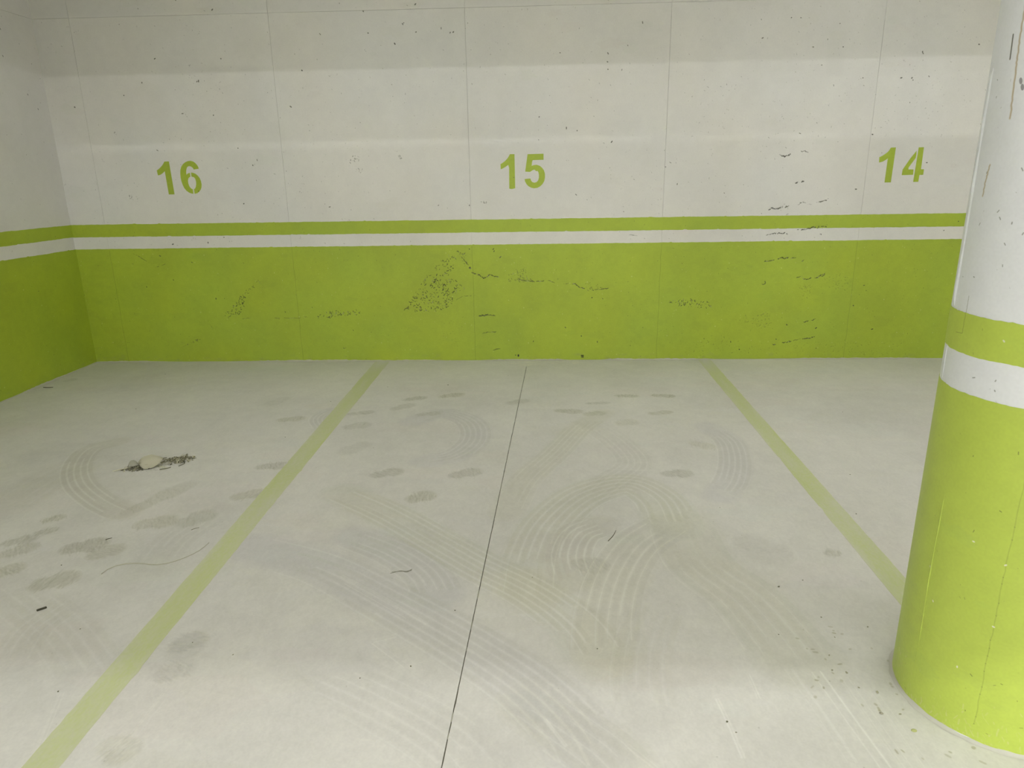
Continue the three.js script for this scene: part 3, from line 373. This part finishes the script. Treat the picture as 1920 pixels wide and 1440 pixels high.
// ---------------------------------------------------------------- the rest of the shell
const plain = new THREE.MeshStandardMaterial({ color: new THREE.Color(...WHITE.map((c) => c / 255)).convertSRGBToLinear(), roughness: 0.75 });
const ceilingMat = new THREE.MeshStandardMaterial({ color: 0xeceae2, roughness: 0.8 });
part(structure('ceiling'), 'ceiling_slab', box(XL - 0.4, HC, -0.4, XR + 0.4, HC + 0.25, ZF + 0.4), ceilingMat);
{
  const r = structure('wall_right'), f = structure('wall_front');
  const gm = new THREE.MeshStandardMaterial({ color: new THREE.Color(...GREEN.map((c) => c / 255)).convertSRGBToLinear(), roughness: 0.6 });
  part(r, 'wall_body', box(XR, -0.08, 0, XR + 0.3, HC, ZF), plain); part(r, 'green_dado', box(XR - 0.001, 0.002, 0, XR + 0.001, 0.911, ZF - 0.002), gm); part(r, 'green_stripe', box(XR - 0.001, 1.003, 0, XR + 0.001, 1.098, ZF - 0.002), gm);
  part(f, 'wall_body', box(XL - 0.3, -0.08, ZF, XR + 0.3, HC, ZF + 0.3), plain); part(f, 'green_dado', box(XL + 0.002, 0.002, ZF - 0.001, XR - 0.002, 0.911, ZF + 0.001), gm); part(f, 'green_stripe', box(XL + 0.002, 1.003, ZF - 0.001, XR - 0.002, 1.098, ZF + 0.001), gm);
  const b = structure('trim_1');
  part(b, 'ceiling_beam', box(XL + 0.001, 2.54, 3.52, XR - 0.001, HC - 0.001, 3.92), ceilingMat);
}
// ventilation duct under the ceiling, behind the photographer
{
  const t = thing('ventilation_duct', 'rectangular galvanised ventilation duct hung under the ceiling', 'duct');
  const m = new THREE.MeshStandardMaterial({ color: 0xb4b6b6, metalness: 0.8, roughness: 0.45 });
  for (let x = XL + 0.3; x < XR - 1.3; x += 1.5) {
    part(t, 'duct_section', new RoundedBoxGeometry(1.49, 0.31, 0.5, 2, 0.008).translate(x + 0.75, 2.4715, 5.85), m);
    part(t, 'flange', new RoundedBoxGeometry(0.02, 0.35, 0.54, 1, 0.004).translate(x, 2.4715, 5.85), m);
    for (const z of [5.6, 6.1]) part(t, 'hanger_rod', new THREE.CylinderGeometry(0.004, 0.004, HC - 2.62, 6).translate(x + 0.03, (HC + 2.62) / 2, z), m);
  }
}

// ---------------------------------------------------------------- column
{
  const [cx, cz, cr] = COL;
  const t = thing('concrete_column', 'round white concrete column with lime green bands and lime green base', 'column');
  t.position.set(cx, 0, cz);
  const deg = (p) => p.map(([a, y]) => [((a + 360) % 360) / 360 * 2 * Math.PI * cr, y]), CI = 2 * Math.PI * cr;
  const r = rng(404), list = [];
  for (const [a, y] of deg([[-97.6, 1.59], [-96.1, 1.553], [-91.6, 1.278], [-99.7, 1.154], [-79.4, 1.309], [-76.6, 1.294], [-71.1, 1.24], [-70.5, 1.193], [-69.8, 1.286], [-76.3, 0.93], [-63.2, 0.936], [-62.3, 0.913], [-87.9, 1.16], [-63.4, 1.265], [-69, 1.397], [-92.9, 1.392], [-45.8, 0.781], [-67.4, 0.745], [-59.8, 0.56], [-48.1, 0.634], [-46.3, 0.183], [-35.5, 0.181], [-31.5, 0.191], [-23.1, 0.156], [-46.2, 0.078], [-19.3, 0.083]])) { const l = 0.002 + r() * 0.005, q = r() * 3; list.push([[[a, y], [a + Math.cos(q) * l, y + Math.sin(q) * l]], 0.0016 + r() * 0.0012, 0.5, 0]); }
  for (let k = 0; k < 420; k++) { const a = r() * CI, y = r() * 2.9, l = r() * 0.005, q = r() * 3; list.push([[[a, y], [a + Math.cos(q) * l, y + Math.sin(q) * l]], 0.001 + r() * 0.0013, 0.1 + r() * 0.3, 0]); }
  const seam = (pts) => { const o = []; for (let i = 0; i + 1 < pts.length; i++) for (let k = 0; k < 12; k++) o.push([pts[i][0] + (pts[i + 1][0] - pts[i][0]) * k / 12 + (r() - 0.5) * 0.0025, pts[i][1] + (pts[i + 1][1] - pts[i][1]) * k / 12]); return o; };
  const seams = [seam(deg([[-40.5, 0.9], [-41.2, 0.508], [-41, 0.3], [-40.6, 0.03]]))];
  const crack = deg([[-89.9, 1.115], [-89.9, 1.064], [-89.8, 1.025], [-96.8, 1.022]]);
  const bump = (b0, b1, W, H, dark) => {
    const [cv, ctx] = canvasFor(0, b0, CI, b1, W, H, 'rgb(170,170,170)');
    drawFlaws(ctx, list, -1, 9, [40, 40, 40], [80, 80, 80]);
    for (const s of dark) line(ctx, s, 0.002, 'rgba(120,120,120,0.8)');
    grain(cv, 0, b0, CI, b1, [[8, 8, 0.12], [50, 50, 0.06], [240, 240, 0.07]]); return dataTex(cv);
  };
  const [wc, wx] = canvasFor(0, 0.8, CI, 2.0, 1536, 1200, css([238, 239, 246]));
  const rust = deg([[-85, 1.74], [-84.6, 1.66], [-83.7, 1.604], [-81.7, 1.497]]), rust2 = deg([[-91.2, 1.41], [-92.6, 1.375], [-93.1, 1.34]]), scrape = deg([[-90.2, 1.676], [-89.4, 1.628]]), patch = deg([[-79.2, 1.579], [-77.6, 1.566]]);
  for (const p of [rust, rust2]) { const s = seam(p); line(wx, s, 0.006, 'rgba(176,156,122,0.3)'); line(wx, s, 0.0025, 'rgba(160,132,92,0.55)'); }
  line(wx, scrape, 0.004, 'rgba(88,86,80,0.85)'); for (const q of patch) { wx.fillStyle = 'rgba(120,118,124,0.7)'; wx.beginPath(); wx.ellipse(q[0], q[1], 0.004, 0.007, 0.4, 0, 7); wx.fill(); }
  line(wx, seam(crack), 0.0016, 'rgba(130,128,116,0.55)');
  drawFlaws(wx, list, -1, 9, [92, 92, 88], GREYW);
  grain(wc, 0, 0.8, CI, 2.0, [[5, 4, 0.02], [30, 30, 0.015], [200, 200, 0.015]]);
  const white = new THREE.MeshStandardMaterial({ map: colourTex(wc), bumpMap: bump(0.8, 2.0, 768, 600, []), bumpScale: 0.0015, roughness: 0.42 });
  const [gc, gx] = canvasFor(0, 0, CI, 1.1, 1536, 1100, css([186, 204, 86]));
  blotches(gx, 71, 0, 0.09, CI, 1.1, 60, [166, 184, 90], 0.12, 0.008, 0.04);
  const q2 = rng(73);
  for (let k = 0; k < 500; k++) { const a = q2() * CI, y = 0.004 + q2() * q2() * 0.14, l = 0.004 + q2() * 0.02; line(gx, [[a, y], [a + l * (q2() - 0.3), y - l * 0.6]], 0.001 + q2() * 0.003, css([206, 208, 168], 0.16 + q2() * 0.3)); }
  for (const s of seams) { line(gx, s, 0.0022, css([146, 160, 64], 0.4)); for (const p of s) if (q2() < 0.5) { gx.fillStyle = css([100, 110, 45], 0.4); gx.beginPath(); gx.arc(p[0], p[1], 0.0015, 0, 7); gx.fill(); } }
  line(gx, seam(crack), 0.0016, css([110, 120, 50], 0.55));
  drawFlaws(gx, list, -1, 9, [70, 76, 30], GREYG, 0.9);
  for (const [a, y] of deg([[-82.6, 0.41], [-76, 0.326], [-58.6, 0.537], [-54.6, 0.189], [-41.1, 0.338], [-41.4, 0.506], [-62.5, 1.031]])) { gx.fillStyle = css([232, 230, 224], 0.9); gx.beginPath(); gx.ellipse(a, y, 0.002, 0.0035, q2() * 3, 0, 7); gx.fill(); }
  grain(gc, 0, 0, CI, 1.1, [[5, 4, 0.03], [30, 30, 0.025], [200, 200, 0.025]]);
  const green = new THREE.MeshStandardMaterial({ map: colourTex(gc), bumpMap: bump(0, 1.1, 768, 550, seams), bumpScale: 0.0015, roughness: 0.42 });
  const shell = (y0, y1, rad, win, sd) => {                // a skin around the shaft between two ragged edges
    const n = 180, pos = [], uv = [], idx = [], nrm = [];
    for (let i = 0; i <= n; i++) {
      const a = i / n * 2 * Math.PI, w = (s) => (fbm(Math.sin(a) * 6 + s, Math.cos(a) * 6) - 0.5) * 0.004 + (vnoise((i % n) * 0.9, s) - 0.5) * 0.002, lo = y0 + (sd ? w(sd) : 0), hi = y1 + (sd ? w(sd + 4) : 0);
      for (const [y, q] of [[lo, cr - 0.002], [lo, rad], [hi, rad], [hi, cr - 0.002]]) { const k = q + 0.0008 * (fbm(Math.sin(a) * 5 + 3, y * 3) - 0.5); pos.push(Math.sin(a) * k, y, Math.cos(a) * k); nrm.push(Math.sin(a), 0, Math.cos(a)); uv.push(i / n, (y - win[0]) / (win[1] - win[0])); }
    }
    for (let i = 0; i < n; i++) for (let k = 0; k < 3; k++) { const p = i * 4 + k, q = p + 4; idx.push(p, q, p + 1, q, q + 1, p + 1); }
    const g = new THREE.BufferGeometry(); g.setAttribute('position', new THREE.Float32BufferAttribute(pos, 3)); g.setAttribute('normal', new THREE.Float32BufferAttribute(nrm, 3)); g.setAttribute('uv', new THREE.Float32BufferAttribute(uv, 2)); g.setIndex(idx); return g;
  };
  const sg = new THREE.CylinderGeometry(cr, cr, 2.538, 180, 1); sg.translate(0, 1.27, 0);
  uvFrom(sg, (x, y, z) => [0, (y - 0.8) / 1.2]); { const uv = sg.attributes.uv, n = 181; for (let i = 0; i < uv.count; i++) uv.setX(i, i < 2 * n ? (i % n) / 180 : 0.5); }
  part(t, 'shaft', sg, white, 'white painted concrete shaft');
  part(t, 'green_base', shell(0.007, 0.888, cr + 0.001, [0, 1.1], 3), green, 'lime green painted base of the column');
  part(t, 'green_band', shell(0.98, 1.074, cr + 0.001, [0, 1.1], 9), green, 'lime green band around the column');
  // casting ridges left by the joints of the mould
  const ridge = (ang, y0, y1, w, h, m, sd) => {
    const n = Math.ceil((y1 - y0) / 0.02), pos = [], uv = [], idx = [];
    for (let i = 0; i <= n; i++) { const y = y0 + (y1 - y0) * i / n, wd = w * (0.6 + vnoise(y * 30, sd) * 0.8), hh = h * (0.3 + vnoise(y * 22, sd + 5)) * Math.min(1, i, n - i + 0.05), a = ang + (vnoise(y * 9, sd + 2) - 0.5) * 0.012; for (const [o, q] of [[-1, -0.001], [-0.4, hh], [0.4, hh], [1, -0.001]]) { const b = a + o * wd / cr, k = cr + 0.001 + q; pos.push(Math.sin(b) * k, y, Math.cos(b) * k); uv.push(((b / 6.2832) + 1) % 1, (y - (m === white ? 0.8 : 0)) / (m === white ? 1.2 : 1.1)); } }
    for (let i = 0; i < n; i++) for (let k = 0; k < 3; k++) { const p = i * 4 + k, q = p + 4; idx.push(p, p + 1, q, q, p + 1, q + 1); }
    const g = new THREE.BufferGeometry(); g.setAttribute('position', new THREE.Float32BufferAttribute(pos, 3)); g.setAttribute('uv', new THREE.Float32BufferAttribute(uv, 2)); g.setIndex(idx); g.computeVertexNormals(); return part(t, 'mould_ridge', g, m);
  };
  ridge(-106.5 * Math.PI / 180, 1.08, 1.62, 0.0035, 0.003, white, 4);
  ridge(-106.5 * Math.PI / 180, 0.895, 0.976, 0.002, 0.0015, white, 6);
  ridge(-81.5 * Math.PI / 180, 0.1, 0.62, 0.0018, 0.0016, green, 8);
  // smeared mortar at the foot
  const pts = []; for (let i = 0; i <= 6; i++) { const q = i / 6; pts.push(new THREE.Vector2(cr - 0.004 + 0.014 * q, 0.0005 + 0.012 * (1 - q) * (1 - q))); }
  const fg = new THREE.LatheGeometry(pts.reverse(), 120); { const p = fg.attributes.position; for (let i = 0; i < p.count; i++) { const a = Math.atan2(p.getX(i), p.getZ(i)), k = 1 + (fbm(Math.sin(a) * 7 + 9, Math.cos(a) * 7) - 0.5) * 0.05; p.setX(i, p.getX(i) * k); p.setZ(i, p.getZ(i) * k); } fg.computeVertexNormals(); }
  part(t, 'mortar_fillet', fg, new THREE.MeshStandardMaterial({ color: 0xc3c1b8, roughness: 0.85, side: THREE.DoubleSide }), 'grey mortar smeared around the foot');
}

// ---------------------------------------------------------------- litter on the floor
const paper = (c, rough = 0.9) => new THREE.MeshStandardMaterial({ color: c, roughness: rough, side: THREE.DoubleSide });
function leafGeo(l, w, curl, bend, seed, lop = 1) {                 // a dry curled leaf with a pointed tip, some thickness and a folded midrib
  const nu = 16, nv = 8, pos = [], idx = [];
  for (const s of [1, -1]) for (let i = 0; i <= nu; i++) for (let j = 0; j <= nv; j++) {
    const u = i / nu, q = j / nv * 2 - 1, half = w / 2 * Math.pow(Math.sin(Math.PI * Math.pow(u, 0.8)), 0.7) * (1 + 0.12 * (vnoise(u * 9, seed + (q > 0 ? 3 : 0)) - 0.5)), x = (u - 0.5) * l, z = q * half * (q < 0 ? lop : 1);
    const y = curl * q * q * (0.6 + 0.5 * vnoise(u * 4, seed)) + bend * Math.sin(u * Math.PI) + 0.004 * (vnoise(u * 7 + 3, q * 3 + seed) - 0.5) + s * 0.0004;
    pos.push(x, y, z);
  }
  const N = (nu + 1) * (nv + 1);
  for (let i = 0; i < nu; i++) for (let j = 0; j < nv; j++) { const p = i * (nv + 1) + j, q = p + nv + 1; idx.push(p, p + 1, q, q, p + 1, q + 1, N + p, N + q, N + p + 1, N + q, N + q + 1, N + p + 1); }
  for (let i = 0; i < nu; i++) for (const j of [0, nv]) { const p = i * (nv + 1) + j, q = p + nv + 1; idx.push(p, q, N + p, q, N + q, N + p); }
  const g = new THREE.BufferGeometry(); g.setAttribute('position', new THREE.Float32BufferAttribute(pos, 3)); g.setIndex(idx); g.computeVertexNormals();
  g.computeBoundingBox(); g.translate(0, -g.boundingBox.min.y + 0.0008, 0); return g;
}
function twigGeo(pts, r0, r1) {
  const c = new THREE.CatmullRomCurve3(pts.map((p) => new THREE.Vector3(...p))), n = 14, g = new THREE.TubeGeometry(c, n, r0, 6, false), p = g.attributes.position;
  for (let i = 0; i <= n; i++) { const o = c.getPointAt(i / n), k = 1 + (r1 / r0 - 1) * i / n; for (let j = 0; j <= 6; j++) { const v = i * 7 + j; p.setXYZ(v, o.x + (p.getX(v) - o.x) * k, o.y + (p.getY(v) - o.y) * k, o.z + (p.getZ(v) - o.z) * k); } }
  g.computeVertexNormals(); return g;
}
function single(name, label, category, geo, mat, pos, rot = 0, group) { const m = new THREE.Mesh(geo, mat); m.name = named(name); m.userData = { label, category }; if (group) m.userData.group = group; m.position.set(...pos); m.rotation.y = rot; m.castShadow = m.receiveShadow = true; scene.add(m); return m; }
{
  const lf = thing('dry_leaf', 'pale curled dry leaf on top of the litter heap', 'leaf'); lf.position.set(-2.014, 0.022, 2.135); lf.rotation.set(0.85, 0.42, 0.1, 'YXZ');
  part(lf, 'blade', leafGeo(0.118, 0.095, 0.018, 0.012, 2, 0.55), paper(0xb6b39e)); part(lf, 'midrib', twigGeo([[-0.052, 0.008, 0.012], [0, 0.018, 0.02], [0.05, 0.009, 0.008]], 0.0012, 0.0008), paper(0x98957f)); part(lf, 'stalk', twigGeo([[0.055, 0.006, 0], [0.07, 0.008, 0.004], [0.085, 0.003, 0.01]], 0.0012, 0.0008), paper(0xa9a58a));
  const l2 = thing('dry_leaf', 'small grey triangular dry leaf beside the pale curled leaf', 'leaf'); l2.position.set(-2.098, 0.002, 2.158); l2.rotation.set(0.5, 0.25, 0.1, 'YXZ');
  part(l2, 'blade', leafGeo(0.055, 0.045, 0.016, 0.010, 9), paper(0xa3a193));
  single('straw', 'pale straight straw sticking out left of the litter heap', 'straw', twigGeo([[-2.178, 0.002, 2.214], [-2.145, 0.004, 2.196], [-2.105, 0.008, 2.176]], 0.003, 0.002), paper(0xd0cdb4), [0, 0, 0]);
  const dark = [0x6a6752, 0x75725c, 0x5c5a45], pale = 0xc2bfa4;
  const T = [
    ['dark bent twig at the right end of the litter heap', [[-1.872, 0.003, 2.09], [-1.852, 0.006, 2.125], [-1.870, 0.003, 2.15]], 0.0028, dark[2]],
    ['short dark twig lying right of the pale leaf foot', [[-1.945, 0.003, 2.195], [-1.915, 0.0035, 2.18], [-1.902, 0.003, 2.165]], 0.003, dark[1]],
    ['thin pale twig under the right edge of the pale leaf', [[-1.972, 0.003, 2.15], [-1.94, 0.005, 2.168], [-1.915, 0.003, 2.178]], 0.0018, pale],
    ['dark upright stub at the far right of the heap', [[-1.892, 0.003, 2.09], [-1.886, 0.016, 2.075], [-1.88, 0.027, 2.06]], 0.003, dark[1]],
    ['short pale crossed twig at the far side of the heap', [[-1.925, 0.004, 2.02], [-1.91, 0.012, 2.045], [-1.903, 0.016, 2.06]], 0.0016, pale],
    ['second short pale twig at the far side of the heap', [[-1.915, 0.004, 2.065], [-1.912, 0.014, 2.04], [-1.905, 0.018, 2.02]], 0.0016, pale],
    ['tiny pale twig between the crossed twigs and the upright stub', [[-1.893, 0.004, 2.05], [-1.892, 0.012, 2.035], [-1.89, 0.018, 2.03]], 0.0018, pale],
    ['dark twig along the far edge of the pale leaf', [[-2.06, 0.004, 2.095], [-2.02, 0.008, 2.07], [-1.985, 0.006, 2.045]], 0.003, dark[0]],
    ['dark thin twig left of the pale leaf', [[-2.12, 0.003, 2.2], [-2.09, 0.004, 2.195], [-2.065, 0.003, 2.188]], 0.002, dark[2]],
    ['dark twig beneath the near edge of the pale leaf', [[-2.062, 0.003, 2.17], [-2.045, 0.004, 2.192], [-2.025, 0.003, 2.205]], 0.0026, dark[2]],
  ];
  for (const [label, pts, r, c] of T) single('twig', label, 'twig', twigGeo(pts, r, r * 0.6), paper(c), [0, 0, 0]);
  // crumbled leaf and soil between them
  const r = rng(15), chip = new THREE.DodecahedronGeometry(1, 0), im = new THREE.InstancedMesh(chip, new THREE.MeshStandardMaterial({ color: 0xffffff, roughness: 1 }), 520), M = new THREE.Matrix4(), Q = new THREE.Quaternion(), c = new THREE.Color();
  for (let k = 0; k < 520; k++) {
    const right = k % 5 < 3, ox = right ? -1.915 : -2.07, oz = right ? 2.065 : 2.155, t = r() * 6.283, q = Math.sqrt(r()) * (0.7 + 0.6 * r());
    const u = Math.cos(t) * q * 0.075, v = Math.sin(t) * q * 0.05, s = 0.0014 + r() * r() * 0.0055;
    M.compose(new THREE.Vector3(ox + u * 0.93 + v * 0.36, s * 0.45 + (1 - Math.min(1, q)) * 0.006, oz - u * 0.36 + v * 0.93), Q.setFromEuler(new THREE.Euler(r() * 6, r() * 6, r() * 6)), new THREE.Vector3(s * (1 + r() * 1.6), s * 0.6, s));
    im.setMatrixAt(k, M); im.setColorAt(k, c.setHex(r() < 0.3 ? 0xb4b197 : [0x7b7862, 0x8b8872, 0x66644f][k % 3]));
  }
  im.name = 'leaf_crumbs'; im.userData = { label: 'grey brown crumbled leaf litter and soil around the pale leaf', category: 'litter', kind: 'stuff' }; im.castShadow = im.receiveShadow = true; scene.add(im);
}
single('wood_sliver', 'small dark wood sliver near the left edge of the floor', 'sliver', new RoundedBoxGeometry(0.03, 0.006, 0.007, 2, 0.002), paper(0x3f3d30), [-1.721, 0.003, 3.387], 0.75);
single('thread', 'long pale curved thread lying left of the parking line', 'thread', twigGeo([[-1.649, 0.002, 3.164], [-1.638, 0.002, 3.115], [-1.599, 0.002, 3.092], [-1.539, 0.002, 3.087], [-1.485, 0.003, 3.098], [-1.444, 0.002, 3.089], [-1.392, 0.002, 3.046], [-1.358, 0.002, 2.984], [-1.349, 0.002, 2.925]], 0.0016, 0.0012), paper(0xb8b5a0), [0, 0, 0]);
single('twig', 'thin dark twig standing alone right of the floor joint', 'twig', twigGeo([[0.261, 0.0015, 2.891], [0.284, 0.002, 2.85], [0.301, 0.0015, 2.803]], 0.0016, 0.0009), paper(0x6a6854), [0, 0, 0]);
single('twig', 'tiny dark twig beside the dark footprint at left', 'twig', twigGeo([[-1.789, 0.0015, 2.909], [-1.783, 0.002, 2.9], [-1.772, 0.0015, 2.892]], 0.0018, 0.001), paper(0x57553f), [0, 0, 0]);
single('twig', 'tiny dark twig near the right end of the pale thread', 'twig', twigGeo([[-1.474, 0.0015, 2.82], [-1.462, 0.002, 2.808], [-1.45, 0.0015, 2.8]], 0.0014, 0.001), paper(0x77745c), [0, 0, 0]);
single('twig', 'dark straight twig at the foot of the left wall', 'twig', twigGeo([[-3.585, 0.003, 0.73], [-3.55, 0.003, 0.732], [-3.515, 0.003, 0.727]], 0.003, 0.002), paper(0x504e3a), [0, 0, 0]);
single('hair_tuft', 'wispy grey hair tuft left of the floor joint', 'hair', mergeGeometries([[0, 0], [0.004, 0.006], [-0.003, 0.01]].map(([a, b]) => twigGeo([[-0.561 + a, 0.001, 3.132 + b], [-0.53, 0.0018, 3.128 - b * 0.4], [-0.505, 0.001, 3.128 + a], [-0.488, 0.0012, 3.12 - b]], 0.0008, 0.0006))), paper(0x8c8a7a), [0, 0, 0]);
{
  const r = rng(88), geos = [0, 1, 2].map((k) => { const g = new THREE.IcosahedronGeometry(1, 1), p = g.attributes.position; for (let i = 0; i < p.count; i++) { const n = 0.75 + 0.5 * vnoise(p.getX(i) * 2 + k * 5 + 9, p.getY(i) * 2 + p.getZ(i) * 3 + 9); p.setXYZ(i, p.getX(i) * n, p.getY(i) * n * 0.6, p.getZ(i) * n); } g.computeVertexNormals(); g.computeBoundingBox(); g.translate(0, -g.boundingBox.min.y, 0); return g; });
  const mats = [0x5e5b48, 0x716e5a, 0x86836c].map((c) => new THREE.MeshStandardMaterial({ color: c, roughness: 1 }));
  const pale = new THREE.MeshStandardMaterial({ color: 0x9c9982, roughness: 1 });
  const ORD = ['nearest the back wall', 'second', 'third', 'fourth', 'fifth', 'sixth', 'seventh', 'eighth', 'ninth', 'tenth', 'eleventh', 'twelfth', 'thirteenth', 'fourteenth', 'fifteenth', 'sixteenth'];
  const zone = (x) => (x < -1.27 ? 'left of the left parking line' : x < -0.2 ? 'between the left parking line and the joint' : x < 0.6 ? 'right of the floor joint' : 'around the column and right parking line');
  const rank = SPECKS.map(([x, z]) => SPECKS.filter(([a, b]) => zone(a) === zone(x) && b < z).length);
  SPECKS.forEach(([x, z, s], i) => { const o = ORD[rank[i]]; const m = single('grit', `dark grit crumb ${zone(x)}, ${rank[i] ? o + ' from the back wall' : o}`, 'grit', geos[i % 3], x > 0.8 && z > 3.4 ? pale : mats[(i * 7) % 3], [x, 0, z], r() * 6, 'grit crumbs on the floor'); const k = s * 0.00036 + 0.0006; m.scale.set(k * (1.1 + r() * 0.7), k, k); });
  single('paint_drop', 'dried lime green paint drop on the floor left of the column', 'paint drop', new THREE.SphereGeometry(1, 16, 8).scale(0.008, 0.0012, 0.006), new THREE.MeshStandardMaterial({ color: 0xb4b77e, roughness: 0.6 }), [0.966, 0.0006, 3.871], 0.3);
}

// ---------------------------------------------------------------- batten lights (behind and beside the photographer)
for (const [x, y, z, len, rad, power, which] of LAMPS) {
  const t = thing('tube_light', `${which} slim frosted tube light hung under the ceiling, out of the picture`, 'light'); t.position.set(x, y, z);
  const body = new THREE.MeshStandardMaterial({ color: 0xe6e6e2, roughness: 0.5 }), glow = new THREE.MeshStandardMaterial({ color: 0xf4f3ee, roughness: 0.5, emissive: LIGHT, emissiveIntensity: 1 });
  part(t, 'diffuser', new THREE.CylinderGeometry(rad, rad, len, 20).rotateZ(Math.PI / 2), glow);
  for (const s of [-1, 1]) { part(t, 'end_cap', new THREE.CylinderGeometry(rad + 0.006, rad + 0.006, 0.05, 20).rotateZ(Math.PI / 2).translate(s * (len / 2 + 0.02), 0, 0), body); part(t, 'hanger', new THREE.CylinderGeometry(0.004, 0.004, HC - y - rad - 0.001, 8).translate(s * (len / 2 + 0.02), (HC - y + rad) / 2, 0), body); }
  for (const n of [[0, -1, 0], [0, 1, 0], [0, 0, -1], [0, 0, 1]]) {   // four sides of the glowing tube
    const l = new THREE.RectAreaLight(LIGHT, power, len, rad * 1.5); l.name = 'tube_glow'; const o = rad + 0.002; l.position.set(0, n[1] * o, n[2] * o); t.add(l);
    l.up.set(n[1] ? 0 : 0, n[1] ? 0 : 1, n[1] ? 1 : 0); l.lookAt(x, y + n[1], z + n[2]);
  }
}
renderer.render(scene, camera);
